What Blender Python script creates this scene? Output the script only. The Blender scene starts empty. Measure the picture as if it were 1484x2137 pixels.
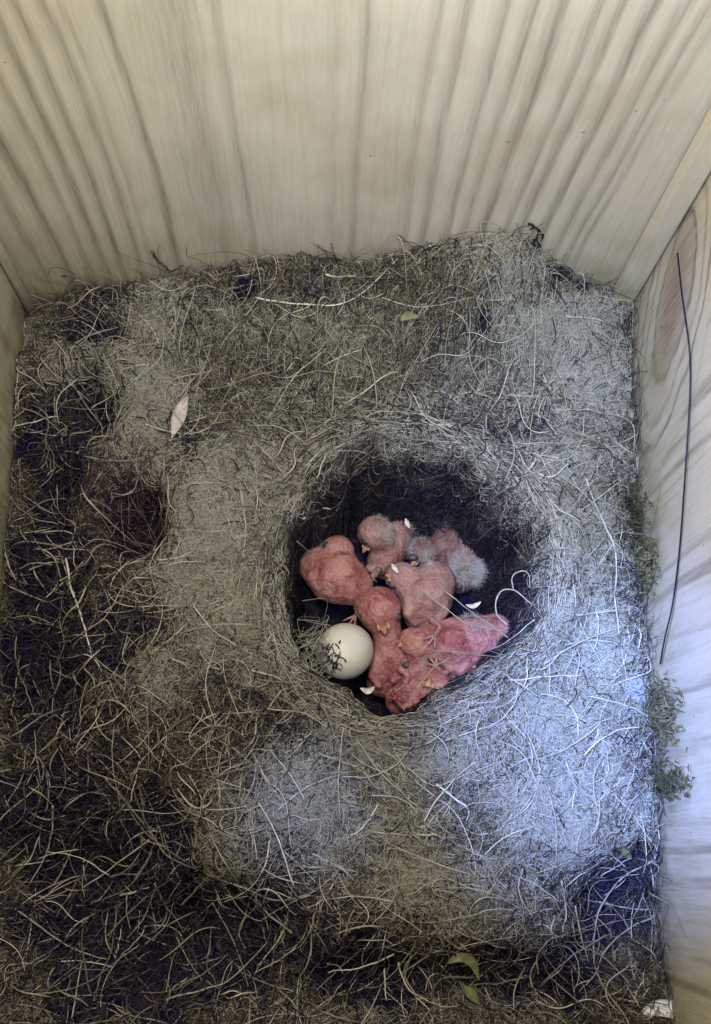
import bpy, bmesh, math
import numpy as np
from mathutils import Vector, Matrix

# ------------------------------------------------------------------ camera
RNG = np.random.default_rng(7)
sc = bpy.context.scene
C = sc.collection
F, NX, NY, CAMH = 2500.0, 660.0, 1760.0, 0.251       # focal length in picture units, plumb point, height above nest


def cam_axes():
    d = np.array([NX - 742, -(NY - 1068.5), -F]); d /= np.linalg.norm(d)
    Z = -d
    y = np.array([0.01, 1, 0.0]); y -= y.dot(d) * d; y /= np.linalg.norm(y)
    return np.stack([np.cross(y, Z), y, Z])


MC = cam_axes()                      # world = MC @ camera
CAM = np.array([0, 0, CAMH])
cd = bpy.data.cameras.new('camera'); cam = bpy.data.objects.new('camera', cd); C.objects.link(cam)
cam.matrix_world = Matrix.Translation((0, 0, CAMH)) @ Matrix(MC.tolist()).to_4x4()
cd.sensor_fit = 'HORIZONTAL'; cd.sensor_width = 36; cd.lens = F / 1484 * 36
cd.clip_start = 0.004; cd.clip_end = 10
sc.camera = cam

# ------------------------------------------------------------------ helpers: picture point -> place
XL, XR, YB, YF, TOP = -0.0672, 0.0690, 0.118, -0.0348, 0.272


def ray(px, py):
    return MC @ np.array([px - 742, -(py - 1068.5), -F])


def at_z(px, py, z=0.0):
    r = ray(px, py); return CAM + r * ((z - CAMH) / r[2])


def at_x(px, py, x):
    r = ray(px, py); return CAM + r * (x / r[0])


def at_y(px, py, y):
    r = ray(px, py); return CAM + r * (y / r[1])


def project(x, y, z=0.0):
    c = np.stack([x, y, np.full_like(x, z) - CAMH], -1) @ MC      # world -> camera (transpose of MC)
    return 742 + F * c[..., 0] / -c[..., 2], 1068.5 - F * c[..., 1] / -c[..., 2]


# ------------------------------------------------------------------ light
w = bpy.data.worlds.new('World'); sc.world = w; w.use_nodes = True
w.node_tree.nodes['Background'].inputs[0].default_value = (0.16, 0.23, 0.62, 1)
w.node_tree.nodes['Background'].inputs[1].default_value = 0.34


def lamp(name, typ, loc, target, power, color, **kw):
    l = bpy.data.lights.new(name, typ); o = bpy.data.objects.new(name, l); C.objects.link(o)
    l.energy = power; l.color = color
    for k, v in kw.items(): setattr(l, k, v)
    o.location = loc
    o.rotation_euler = (Vector(target) - Vector(loc)).to_track_quat('-Z', 'Y').to_euler()
    return o


lamp('top_light', 'AREA', (-0.014, 0.074, 0.264), (-0.004, 0.060, 0), 0.60, (1.0, 0.945, 0.835), size=0.05)
lamp('sky_light', 'SPOT', (0.020, 0.0, 0.266), (0.064, 0.116, 0.085), 2.0, (0.55, 0.70, 1.0), spot_size=math.radians(74), spot_blend=1.0, shadow_soft_size=0.012)
lamp('entrance_light', 'SPOT', (-0.028, 0.012, 0.245), (0.063, 0.020, 0.006), 16.0, (0.20, 0.35, 1.0), spot_size=math.radians(21), spot_blend=1.0, shadow_soft_size=0.008)
lamp('added_patch_spot', 'SPOT', (-0.028, 0.012, 0.245), tuple(at_z(640, 1690)), 3.0, (0.20, 0.35, 1.0), spot_size=math.radians(9), spot_blend=1.0, shadow_soft_size=0.006)  # added narrow spot that brightens one patch of wool
lamp('added_side_spot', 'SPOT', (-0.020, 0.040, 0.262), (0.062, 0.076, 0.004), 5.5, (0.30, 0.46, 1.0), spot_size=math.radians(24), spot_blend=1.0, shadow_soft_size=0.010)  # added spot that cools the wool along the right side
sc.view_settings.view_transform = 'Standard'; sc.view_settings.look = 'None'
sc.view_settings.exposure = -0.10; sc.view_settings.gamma = 1.0
sc.render.filter_size = 2.7
sc.cycles.use_denoising = True
sc.cycles.use_adaptive_sampling = True; sc.cycles.adaptive_threshold = 0.03
sc.cycles.max_bounces = 4; sc.cycles.diffuse_bounces = 2; sc.cycles.glossy_bounces = 1; sc.cycles.transmission_bounces = 1
sc.cycles_curves.shape = 'RIBBONS'; sc.cycles_curves.subdivisions = 1

# ------------------------------------------------------------------ helpers: materials
def lin(r, g, b):
    f = lambda v: (v / 255 / 12.92) if v <= 10 else (((v / 255) + 0.055) / 1.055) ** 2.4
    return (f(r), f(g), f(b), 1)


class NT:
    def __init__(s, name, rough=0.8, spec=0.15):
        s.m = bpy.data.materials.new(name); s.m.use_nodes = True; s.t = s.m.node_tree
        s.b = s.t.nodes['Principled BSDF']; s.b.inputs['Roughness'].default_value = rough
        s.b.inputs['Specular IOR Level'].default_value = spec

    def n(s, typ, **kw):
        nd = s.t.nodes.new(typ)
        for k, v in kw.items():
            if k.startswith('_'): setattr(nd, k[1:], v)
        return nd

    def put(s, sock, v):
        if isinstance(v, bpy.types.NodeSocket): s.t.links.new(v, sock)
        elif v is not None: sock.default_value = v

    def math(s, op, a, b=None, c=None, clamp=False):
        nd = s.n('ShaderNodeMath', _operation=op, _use_clamp=clamp)
        for i, v in enumerate((a, b, c)): s.put(nd.inputs[i], v)
        return nd.outputs[0]

    def coords(s):
        g = s.n('ShaderNodeTexCoord'); return g.outputs['Object']

    def sep(s, v):
        nd = s.n('ShaderNodeSeparateXYZ'); s.put(nd.inputs[0], v); return nd.outputs

    def comb(s, x, y, z):
        nd = s.n('ShaderNodeCombineXYZ')
        for i, v in enumerate((x, y, z)): s.put(nd.inputs[i], v)
        return nd.outputs[0]

    def noise(s, vec, scale, detail=3, rough=0.55, dist=0.0):
        nd = s.n('ShaderNodeTexNoise'); s.put(nd.inputs['Vector'], vec)
        nd.inputs['Scale'].default_value = scale; nd.inputs['Detail'].default_value = detail
        nd.inputs['Roughness'].default_value = rough; nd.inputs['Distortion'].default_value = dist
        return nd.outputs[0]

    def ramp(s, fac, stops, interp='LINEAR'):
        nd = s.n('ShaderNodeValToRGB'); nd.color_ramp.interpolation = interp
        e = nd.color_ramp.elements
        while len(e) > 1: e.remove(e[-1])
        e[0].position = stops[0][0]; e[0].color = stops[0][1]
        for p, c in stops[1:]:
            k = e.new(p); k.color = c
        s.put(nd.inputs[0], fac); return nd.outputs[0]

    def mix(s, fac, a, b, mode='MIX'):
        nd = s.n('ShaderNodeMix', _data_type='RGBA', _blend_type=mode)
        s.put(nd.inputs[0], fac); s.put(nd.inputs[6], a); s.put(nd.inputs[7], b); return nd.outputs[2]

    def maprange(s, v, a, b, c=0.0, d=1.0, smooth=True):
        nd = s.n('ShaderNodeMapRange', _interpolation_type='SMOOTHSTEP' if smooth else 'LINEAR')
        s.put(nd.inputs[0], v)
        for i, q in enumerate((a, b, c, d)): nd.inputs[1 + i].default_value = q
        return nd.outputs[0]

    def bump(s, h, strength, dist):
        nd = s.n('ShaderNodeBump'); s.put(nd.inputs['Height'], h)
        nd.inputs['Strength'].default_value = strength; nd.inputs['Distance'].default_value = dist
        s.t.links.new(nd.outputs[0], s.b.inputs['Normal'])

    def color(s, v): s.put(s.b.inputs['Base Color'], v)


def g(v): return (v, v, v, 1)


PALE, MID, DARK = (0.50, 0.45, 0.33, 1), (0.30, 0.255, 0.165, 1), (0.17, 0.14, 0.085, 1)


def wood_finish(t, p, line, extra=None):
    """pale softwood with darker grain where line -> 1"""
    n1 = t.noise(p, 55, 4); q_ = t.sep(p)
    n2 = t.noise(t.comb(t.math('MULTIPLY', q_[0], 1500), t.math('MULTIPLY', q_[1], 1500), t.math('MULTIPLY', q_[2], 80)), 1.0, 3, 0.7)
    base = t.mix(t.maprange(n1, 0.3, 0.7), (0.47, 0.425, 0.32, 1), (0.54, 0.49, 0.37, 1))
    col = t.mix(line, base, (0.15, 0.12, 0.075, 1))
    if extra: col = extra(col)
    # mildew and dirt along the lower few centimetres, with its own blotchy outline
    sx = t.sep(p)
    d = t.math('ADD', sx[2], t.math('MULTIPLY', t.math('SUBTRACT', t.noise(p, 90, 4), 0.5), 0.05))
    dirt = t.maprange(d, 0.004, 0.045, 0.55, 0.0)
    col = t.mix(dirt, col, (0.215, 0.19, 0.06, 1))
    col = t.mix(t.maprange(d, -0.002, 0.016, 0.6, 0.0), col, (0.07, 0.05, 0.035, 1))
    col = t.mix(t.math('MULTIPLY', t.maprange(n2, 0.35, 0.65), 0.22), col, (0.66, 0.64, 0.58, 1))
    speck = t.maprange(t.noise(p, 330, 2, .5), .735, .765, 0.0, .8)
    col = t.mix(speck, col, (.06, .045, .03, 1))
    stain = t.maprange(t.noise(p, 38, 4, .6), .52, .72, 0.0, .35)
    col = t.mix(stain, col, (.36, .29, .17, 1))
    t.color(col)
    h = t.math('SUBTRACT', t.math('MULTIPLY', n2, 0.5), t.math('MULTIPLY', line, 0.35))
    t.bump(h, 0.22, 0.0008)


def wood_back():
    t = NT('wood_back_board', 0.62, 0.25); p = t.coords(); s = t.sep(p)
    wob = t.math('MULTIPLY', t.math('SUBTRACT', t.noise(t.comb(t.math('MULTIPLY', s[0], 30), 0.0, t.math('MULTIPLY', s[2], 9)), 1.0, 2), 0.5), 0.006)
    u = t.math('ADD', t.math('MULTIPLY', s[0], t.math('SUBTRACT', 1.0, t.math('MULTIPLY', t.math('MULTIPLY', s[2], s[2]), 7.0))), wob)
    fac = t.math('DIVIDE', t.math('SUBTRACT', u, XL), XR - XL)
    fac = t.math('MULTIPLY', fac, 1.0)
    # places of the growth lines, read at the foot of the board
    L = [(45, .65, 9), (98, .9, 9), (150, .7, 7), (190, .9, 9), (228, .8, 7), (268, .75, 6), (292, .5, 4), (352, .85, 7), (452, .42, 34),
         (520, .5, 8), (690, .22, 8), (738, .55, 7), (840, .5, 6)]
    R = [(842, .5, 6), (880, .75, 7), (932, .65, 8), (972, .7, 7), (1012, .85, 9), (1062, .6, 7), (1092, .75, 8), (1142, .85, 9), (1190, .6, 9),
         (1226, .6, 7), (1250, .5, 6)]

    def stops(lines):
        o = []
        for x, v, hw in lines:
            q = [(at_y(x + dx, 470, YB)[0] - XL) / (XR - XL) for dx in (-hw * 2.3, hw * .25, hw * 1.3)]
            for a, c in zip(q, (0, v, 0)): o.append((a, c))
        o.sort(); r = []
        for a, c in o:
            r.append((min(max(a, 0), 1), g(c)))
        return r

    def chunk(lines): return t.ramp(fac, stops(lines))
    parts = [chunk(L[:7]), chunk(L[7:]), chunk(R[:6]), chunk(R[6:])]
    a = parts[0]
    for b in parts[1:]: a = t.mix(1.0, a, b, 'LIGHTEN')
    line = t.math('MULTIPLY', a, t.maprange(t.noise(t.comb(t.math('MULTIPLY', s[0], 90), 0.0, t.math('MULTIPLY', s[2], 22)), 1, 3), 0.2, 0.6, 0.55, 1.0))
    fine = t.noise(t.comb(t.math('MULTIPLY', u, 900), 0.0, t.math('MULTIPLY', s[2], 14)), 1.0, 2)
    line = t.math('ADD', line, t.math('MULTIPLY', t.maprange(fine, 0.5, 0.72), 0.13))
    wood_finish(t, p, line)
    return t.m


def wood_side(knot=True, name='wood_side_board', seed=0.0):
    t = NT(name, 0.62, 0.25); p = t.coords(); s = t.sep(p)
    wob = t.math('MULTIPLY', t.math('SUBTRACT', t.noise(t.comb(seed, t.math('MULTIPLY', s[1], 25), t.math('MULTIPLY', s[2], 9)), 1.0, 2), 0.5), 0.008)
    u = t.math('ADD', s[1], wob)
    st = t.noise(t.comb(seed + 3, t.math('MULTIPLY', u, 260), t.math('MULTIPLY', s[2], 5)), 1.0, 2)
    line = t.maprange(st, 0.5, 0.68, 0, 0.75)
    extra = None
    if knot:
        c = at_x(1403, 640, XR)[1:]
        e1 = (at_x(1432, 470, XR)[1:] - c) * 1.12; e2 = (at_x(1434, 628, XR)[1:] - c) * 1.2
        A = np.linalg.inv(np.stack([e1, e2], 1))
        yy = t.math('SUBTRACT', s[1], float(c[0])); zz = t.math('SUBTRACT', s[2], float(c[1]))
        ka = t.math('ADD', t.math('MULTIPLY', yy, float(A[0, 0])), t.math('MULTIPLY', zz, float(A[0, 1])))
        kb = t.math('ADD', t.math('MULTIPLY', yy, float(A[1, 0])), t.math('MULTIPLY', zz, float(A[1, 1])))
        r = t.math('SQRT', t.math('ADD', t.math('POWER', t.math('ABSOLUTE', ka), 2.0), t.math('POWER', t.math('ABSOLUTE', kb), 2.0)))
        r = t.math('ADD', r, t.math('MULTIPLY', t.math('SUBTRACT', t.noise(p, 70, 2), 0.5), 0.6))
        rings = t.ramp(t.math('MULTIPLY', r, 0.4), [(0, g(.55)), (.12, g(.5)), (.2, g(.15)), (.30, g(.35)), (.33, g(.4)), (.37, g(1)), (.405, g(.15)), (.5, g(.08)), (.56, g(.6)), (.59, g(.06)), (.66, g(.12)), (.69, g(1)), (.72, g(.1)), (.86, g(.08)), (.93, g(.85)), (.97, g(.05))])
        k = t.maprange(r, 1.9, 2.5, 1, 0)
        line = t.math('ADD', t.math('MULTIPLY', rings, k), t.math('MULTIPLY', line, t.math('SUBTRACT', 1.0, k)))
        core = t.maprange(r, 0.2, 1.15, 0.95, 0.1)
        extra = lambda col: t.mix(core, col, (0.21, 0.13, 0.095, 1))
    wood_finish(t, p, line, extra)
    return t.m


def simple(name, stops, rough=0.8, scale=400, spec=0.15, bump=0.3, sss=None, dist=0.0005):
    t = NT(name, rough, spec); p = t.coords()
    n = t.noise(p, scale, 4)
    t.color(t.ramp(t.maprange(n, 0.3, 0.7), stops))
    if bump: t.bump(t.noise(p, scale * 2.2, 3), bump, dist)
    if sss:
        t.b.inputs['Subsurface Weight'].default_value = sss[0]
        t.b.inputs['Subsurface Radius'].default_value = (1.0, 0.35, 0.2)
        t.b.inputs['Subsurface Scale'].default_value = sss[1]
    return t.m


def fibre_mat(name, stops, rough=0.75, spec=0.1):
    t = NT(name, rough, spec)
    h = t.n('ShaderNodeHairInfo')
    t.color(t.ramp(h.outputs['Random'], stops))
    return t.m


def straw_mat(name, stops, rough=0.6):
    t = NT(name, rough, 0.25)
    i = t.n('ShaderNodeObjectInfo'); p = t.coords()
    c = t.ramp(i.outputs['Random'], stops)
    t.color(t.mix(t.math('MULTIPLY', t.maprange(t.noise(p, 260, 3), 0.4, 0.7), 0.35), c, (0.10, 0.08, 0.05, 1)))
    return t.m


# ------------------------------------------------------------------ helpers: objects
def link(o, parent=None):
    C.objects.link(o); o.parent = parent; return o


def tag(o, label, cat, group=None):
    o['label'] = label; o['category'] = cat
    if group: o['group'] = group
    return o


def mesh_obj(name, verts, faces, mat, parent=None, smooth=True):
    m = bpy.data.meshes.new(name); m.from_pydata([tuple(v) for v in verts], [], faces); m.update()
    if smooth: m.polygons.foreach_set('use_smooth', [True] * len(m.polygons))
    m.materials.append(mat)
    return link(bpy.data.objects.new(name, m), parent)


def hair_obj(name, pts, rad, mat, parent=None):
    n, k, _ = pts.shape
    c = bpy.data.hair_curves.new(name); c.add_curves([k] * n)
    c.position_data.foreach_set('vector', np.ascontiguousarray(pts, dtype=np.float32).ravel())
    a = c.attributes.get('radius') or c.attributes.new('radius', 'FLOAT', 'POINT')
    a.data.foreach_set('value', np.ascontiguousarray(rad, dtype=np.float32).ravel())
    c.materials.append(mat)
    return link(bpy.data.objects.new(name, c), parent)


def catmull(P, n):
    P = np.asarray(P, float)
    if len(P) == 2: return P[0] + (P[1] - P[0]) * np.linspace(0, 1, n)[:, None]
    Q = np.vstack([2 * P[0] - P[1], P, 2 * P[-1] - P[-2]])
    out = []
    for s in np.linspace(0, len(P) - 1 - 1e-9, n):
        i = int(s); f = s - i; a, b, c, d = Q[i:i + 4]
        out.append(.5 * ((2 * b) + (c - a) * f + (2 * a - 5 * b + 4 * c - d) * f * f + (3 * b - a - 3 * c + d) * f ** 3))
    return np.array(out)


def tube_geo(P, R, sides=5):
    P = np.asarray(P); n = len(P); V = []; Fc = []
    T = np.gradient(P, axis=0); T /= np.linalg.norm(T, axis=1)[:, None] + 1e-12
    up = np.array([0.13, 0.2, 0.97])
    for i in range(n):
        a = np.cross(T[i], up); a /= np.linalg.norm(a) + 1e-12; b = np.cross(T[i], a)
        for s in range(sides):
            th = 2 * math.pi * s / sides
            V.append(P[i] + R[i] * (math.cos(th) * a + math.sin(th) * b))
    for i in range(n - 1):
        for s in range(sides):
            Fc.append((i * sides + s, i * sides + (s + 1) % sides, (i + 1) * sides + (s + 1) % sides, (i + 1) * sides + s))
    Fc.append(tuple(range(sides))[::-1]); Fc.append(tuple((n - 1) * sides + s for s in range(sides)))
    return V, Fc


# ------------------------------------------------------------------ the nest box
TH = 0.018
box = tag(link(bpy.data.objects.new('nest_box', None)), 'pale softwood nest box whose vertically grained boards enclose the nest', 'nest box')


def board(name, lo, hi, mat, label=None):
    bm = bmesh.new(); bmesh.ops.create_cube(bm, size=1)
    for v in bm.verts:
        for i in range(3): v.co[i] = lo[i] if v.co[i] < 0 else hi[i]
    bmesh.ops.bevel(bm, geom=bm.edges[:], offset=0.0006, segments=2, affect='EDGES')
    m = bpy.data.meshes.new(name); bm.to_mesh(m); bm.free(); m.materials.append(mat)
    o = link(bpy.data.objects.new(name, m), box)
    if label: o['label'] = label
    return o


ZB = -0.06
board('back_board', (XL - TH, YB, ZB), (XR + TH, YB + TH, TOP), wood_back())
board('side_board', (XL - TH, YF - TH, ZB), (XL, YB - 0.0004, TOP), wood_side(False, 'wood_side_plain', 4.0))
board('side_board', (XR, YF - TH, ZB), (XR + TH, YB - 0.0004, TOP), wood_side(True, 'wood_side_knotty'), 'side board with a brown oval knot')
board('front_board', (XL + .0004, YF - TH, ZB), (XR - .0004, YF, TOP - 0.05), wood_side(False, 'wood_front', 9.0))
board('floor_board', (XL + .0005, YF + .0005, ZB - 0.012), (XR - .0005, YB - .0005, ZB), wood_side(False, 'wood_floor', 12.0))



M_BAT = wood_side(False, 'wood_batten', 21.0)
board('corner_batten', (XR - .0052, YB - .0035, ZB), (XR - .0002, YB - .0002, TOP - .002), M_BAT)
board('corner_batten', (XL + .0002, YB - .0022, ZB), (XL + .0022, YB - .0002, TOP - .002), M_BAT)

# ------------------------------------------------------------------ the nest: height and zones
def vnoise(x, y, scale, seed):
    r = np.random.default_rng(seed); L = r.random((64, 64))
    u = x * scale + 100.3; v = y * scale + 100.7
    i = np.floor(u).astype(int); j = np.floor(v).astype(int); fu = u - i; fv = v - j
    fu = fu * fu * (3 - 2 * fu); fv = fv * fv * (3 - 2 * fv)
    q = lambda a, b: L[a % 64, b % 64]
    return (q(i, j) * (1 - fu) + q(i + 1, j) * fu) * (1 - fv) + (q(i, j + 1) * (1 - fu) + q(i + 1, j + 1) * fu) * fv


def fbm(x, y, scale, seed, o=4):
    s = 0; a = 1; t = 0
    for k in range(o):
        s = s + a * vnoise(x, y, scale * 2 ** k, seed + k); t += a; a *= .55
    return s / t


def blobs(px, py, lst):
    m = np.zeros_like(px)
    for b in lst:
        x, y, rx, ry = b[:4]; wgt = b[4] if len(b) > 4 else 1.0
        d = ((px - x) / rx) ** 2 + ((py - y) / ry) ** 2
        m = np.maximum(m, wgt * np.exp(-0.7 * d ** 1.25))
    return m


WOOL = [(345, 640, 85, 75), (300, 880, 75, 150), (260, 770, 150, 45, .7), (110, 770, 60, 35, .7), (400, 1030, 60, 90, .8), (430, 1130, 110, 170), (520, 1010, 110, 120, .85),
        (480, 1290, 130, 110, .9), (340, 1390, 60, 70, .8), (560, 1400, 80, 50, .7), (740, 1530, 120, 45, .8), (900, 1580, 150, 70, .8),
        (1040, 545, 100, 60), (1150, 680, 130, 90), (1210, 830, 110, 110), (1180, 960, 110, 90, .85), (1170, 1150, 100, 120, .9), (1220, 1330, 130, 110),
        (1210, 1520, 170, 140), (1180, 1680, 160, 110), (640, 1680, 120, 100), (430, 1690, 40, 40), (485, 1785, 50, 35), (800, 1720, 120, 110, .75),
        (850, 1850, 110, 70, .8), (1010, 1860, 150, 90, .6), (700, 870, 200, 60, .45), (640, 720, 190, 70, .45), (960, 830, 120, 80, .35), (460, 690, 80, 60, .5), (1330, 810, 28, 30, .8), (1380, 1445, 30, 30, .9),
        (120, 2112, 130, 26, .9), (420, 2115, 160, 22, .8), (760, 2116, 160, 18, .8), (1080, 2116, 120, 18, .7), (60, 700, 30, 60, .5), (35, 1120, 26, 90, .6)]
COOL = []
DARKZ = [(195, 700, 60, 32), (185, 860, 70, 70, .9), (110, 960, 70, 150, .9), (90, 1180, 80, 200, .9), (200, 1190, 50, 50, .5), (230, 1330, 70, 110, .75),  # dark moss and shaded voids, both painted navy
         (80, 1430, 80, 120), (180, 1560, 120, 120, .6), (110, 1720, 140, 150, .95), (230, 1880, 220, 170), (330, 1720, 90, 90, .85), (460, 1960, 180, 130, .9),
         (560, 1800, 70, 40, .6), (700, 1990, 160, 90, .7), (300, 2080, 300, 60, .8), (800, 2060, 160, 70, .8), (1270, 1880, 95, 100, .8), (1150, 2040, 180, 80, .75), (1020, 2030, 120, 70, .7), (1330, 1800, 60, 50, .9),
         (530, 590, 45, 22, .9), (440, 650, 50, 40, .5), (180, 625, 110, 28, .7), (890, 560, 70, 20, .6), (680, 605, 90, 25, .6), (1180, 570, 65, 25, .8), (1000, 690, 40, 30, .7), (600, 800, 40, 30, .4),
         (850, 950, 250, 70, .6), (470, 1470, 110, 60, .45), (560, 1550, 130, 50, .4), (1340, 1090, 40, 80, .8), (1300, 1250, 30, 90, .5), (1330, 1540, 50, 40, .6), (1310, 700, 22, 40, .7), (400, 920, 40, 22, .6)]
PITS = [(285, 1085, 60, 76, .022), (195, 705, 55, 30, .008), (190, 860, 65, 60, .010), (100, 980, 60, 120, .008), (100, 1200, 80, 160, .009), (80, 1440, 80, 120, .010), (120, 1740, 150, 150, .014),
        (250, 1900, 220, 150, .016), (330, 1720, 80, 80, .010), (470, 1970, 170, 110, .012), (1270, 1900, 90, 110, .010), (800, 2060, 200, 70, .010), (1130, 2050, 170, 70, .010), (530, 590, 40, 18, .004), (1185, 570, 60, 22, .006)]

cupc = at_z(850, 1212)[:2]
CRX = (at_z(1112, 1212)[0] - at_z(588, 1212)[0]) / 2
CRY = (at_z(850, 945)[1] - at_z(850, 1492)[1]) / 2
DEPTH = 0.039
back_px = [(0, 655), (75, 645), (170, 612), (300, 590), (420, 570), (560, 545), (640, 535), (760, 552), (850, 528), (940, 510), (1010, 490), (1075, 492), (1130, 545), (1200, 585), (1290, 612)]
BKX = np.array([at_y(a, b, YB)[0] for a, b in back_px]); BKZ = np.array([at_y(a, b, YB)[2] for a, b in back_px])


def sstep(a, b, v):
    t = np.clip((v - a) / (b - a), 0, 1); return t * t * (3 - 2 * t)


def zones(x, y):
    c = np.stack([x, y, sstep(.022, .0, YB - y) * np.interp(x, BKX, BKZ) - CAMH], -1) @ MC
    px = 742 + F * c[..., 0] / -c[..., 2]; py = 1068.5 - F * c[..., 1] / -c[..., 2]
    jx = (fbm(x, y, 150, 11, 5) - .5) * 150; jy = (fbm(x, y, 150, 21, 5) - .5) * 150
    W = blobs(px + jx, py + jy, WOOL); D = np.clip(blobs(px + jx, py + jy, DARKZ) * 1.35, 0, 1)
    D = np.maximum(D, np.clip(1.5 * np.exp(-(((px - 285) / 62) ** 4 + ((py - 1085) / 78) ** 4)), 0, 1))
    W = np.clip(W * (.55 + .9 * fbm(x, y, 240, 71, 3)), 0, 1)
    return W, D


_e = at_z(640, 1375)[:2] - cupc; TH_EGG = math.atan2(_e[1], _e[0])


def cup_r(x, y):
    th = np.arctan2(y - cupc[1], x - cupc[0])
    wob = 1 + .04 * np.sin(2 * th + .6) + .04 * np.sin(3 * th + 2) + .02 * np.sin(7 * th) + .34 * (fbm(x, y, 150, 81, 4) - .5) - .10 * np.exp(-((th - TH_EGG) / .38) ** 2)
    return np.hypot((x - cupc[0]) / CRX, (y - cupc[1]) / CRY) / wob


def height(x, y):
    px, py = project(x, y)
    z = (fbm(x, y, 55, 31, 4) - .5) * .010 + (fbm(x, y, 330, 41, 3) - .5) * .0030 + (fbm(x, y, 800, 51, 2) - .5) * .0016
    W, D = zones(x, y)
    z = z + .0022 * W
    for a, b, rx, ry, dp in PITS:
        d = ((px - a) / rx) ** 2 + ((py - b) / ry) ** 2
        z = z - dp * np.exp(-d ** 1.5)
    # rises to the back board
    kb = sstep(.022, .0, YB - y)
    z = z * (1 - .7 * kb) + kb * np.interp(x, BKX, BKZ)
    r = cup_r(x, y)
    z = z + .0035 * np.exp(-((r - 1.15) / .16) ** 2)
    e = .5 + .5 * np.cos(np.arctan2(y - cupc[1], x - cupc[0]) - .75)
    c = 1 - sstep(.86 - .18 * e, 1.03 + .07 * e, r)
    z = z * (1 - c) + c * (-DEPTH + (fbm(x, y, 200, 61) - .5) * .004)
    # sinks a little at the front board
    z = z + .003 * sstep(.014, 0, y - YF)
    return z


GX, GY = 430, 480
gx = np.linspace(XL + .0008, XR - .0008, GX); gy = np.linspace(YF + .0008, YB - .0008, GY)
XX, YY = np.meshgrid(gx, gy)
HH = height(XX, YY); WW, DD = zones(XX, YY); RR = cup_r(XX, YY)


def samp(A, x, y):
    u = np.clip((x - gx[0]) / (gx[1] - gx[0]), 0, GX - 1.001); v = np.clip((y - gy[0]) / (gy[1] - gy[0]), 0, GY - 1.001)
    i = u.astype(int); j = v.astype(int); fu = u - i; fv = v - j
    return (A[j, i] * (1 - fu) + A[j, i + 1] * fu) * (1 - fv) + (A[j + 1, i] * (1 - fu) + A[j + 1, i + 1] * fu) * fv


HS = HH.copy()                        # what a stiff straw rests on: hollows bridged
for _ in range(60):
    b_ = HS.copy(); b_[2:-2, 2:-2] = (HS[:-4, 2:-2] + HS[4:, 2:-2] + HS[2:-2, :-4] + HS[2:-2, 4:]) / 4
    HS = np.maximum(HS * .9 + b_ * .1, np.maximum(HH, b_))


def surf(px, py, dz=0.0):
    p = at_z(px, py, 0.0)
    for _ in range(14):
        h = float(samp(HS, np.array([p[0]]), np.array([p[1]]))[0]) + dz
        p = .5 * p + .5 * at_z(px, py, h)
    return p


nest = tag(link(bpy.data.objects.new('bird_nest', None)), 'deep nest of moss, dry grass and grey hair filling the box floor', 'bird nest')

# base of felted moss: one closed-looking mass with moss and wool zones, shade painted navy
V = np.stack([XX, YY, HH], -1).reshape(-1, 3)
idx = np.arange(GX * GY).reshape(GY, GX)
Q = np.stack([idx[:-1, :-1], idx[:-1, 1:], idx[1:, 1:], idx[1:, :-1]], -1).reshape(-1, 4)
me = bpy.data.meshes.new('moss_bed')
me.vertices.add(len(V)); me.vertices.foreach_set('co', V.astype(np.float32).ravel())
me.loops.add(Q.size); me.loops.foreach_set('vertex_index', Q.astype(np.int32).ravel())
me.polygons.add(len(Q)); me.polygons.foreach_set('loop_start', np.arange(0, Q.size, 4, dtype=np.int32))
me.update(calc_edges=True); me.polygons.foreach_set('use_smooth', [True] * len(Q))
cup_shade = np.clip(1 - sstep(.90, 1.10, RR + .25 * (fbm(XX, YY, 420, 91, 3) - .5)), 0, 1)  # cup interior mask; the unlit wall is painted dark by it
woolv = np.clip(WW * (1 - DD * .7), 0, 1) * (1 - cup_shade)
darkv = np.clip(np.maximum(DD, cup_shade), 0, 1)
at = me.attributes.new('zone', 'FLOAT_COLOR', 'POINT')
at.data.foreach_set('color', np.stack([woolv, darkv, cup_shade, np.ones_like(woolv)], -1).astype(np.float32).ravel())
t = NT('felted_moss', 0.95, 0.03); p = t.coords()
an = t.n('ShaderNodeAttribute'); an.attribute_name = 'zone'; sep = t.n('ShaderNodeSeparateColor'); t.put(sep.inputs[0], an.outputs['Color'])
n1 = t.noise(p, 700, 4, .65); n2 = t.noise(p, 160, 3)
mid = t.ramp(t.maprange(n1, .3, .7), [(0, (.014, .013, .019, 1)), (.5, (.055, .048, .042, 1)), (1, (.13, .12, .095, 1))])
wool = t.ramp(t.maprange(n1, .3, .72), [(0, (.15, .14, .105, 1)), (.5, (.26, .245, .19, 1)), (1, (.35, .33, .26, 1))])
dark = t.ramp(t.maprange(n2, .35, .65), [(0, (.005, .005, .022, 1)), (.55, (.009, .009, .036, 1)), (1, (.034, .024, .034, 1))])  # dark moss, with the hollows' and cup's shade put into its navy
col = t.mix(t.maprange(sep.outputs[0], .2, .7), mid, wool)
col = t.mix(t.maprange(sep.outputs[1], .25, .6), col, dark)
t.color(col); t.bump(n1, .8, .0012)
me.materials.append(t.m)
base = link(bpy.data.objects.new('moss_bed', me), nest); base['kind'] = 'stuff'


# ------------------------------------------------------------------ fibres lying on the nest
def pick(weight, n):
    w_ = weight.ravel(); cs = np.cumsum(w_); k = np.searchsorted(cs, RNG.random(n) * cs[-1])
    dx = gx[1] - gx[0]; dy = gy[1] - gy[0]
    return XX.ravel()[k] + (RNG.random(n) - .5) * dx, YY.ravel()[k] + (RNG.random(n) - .5) * dy


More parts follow.
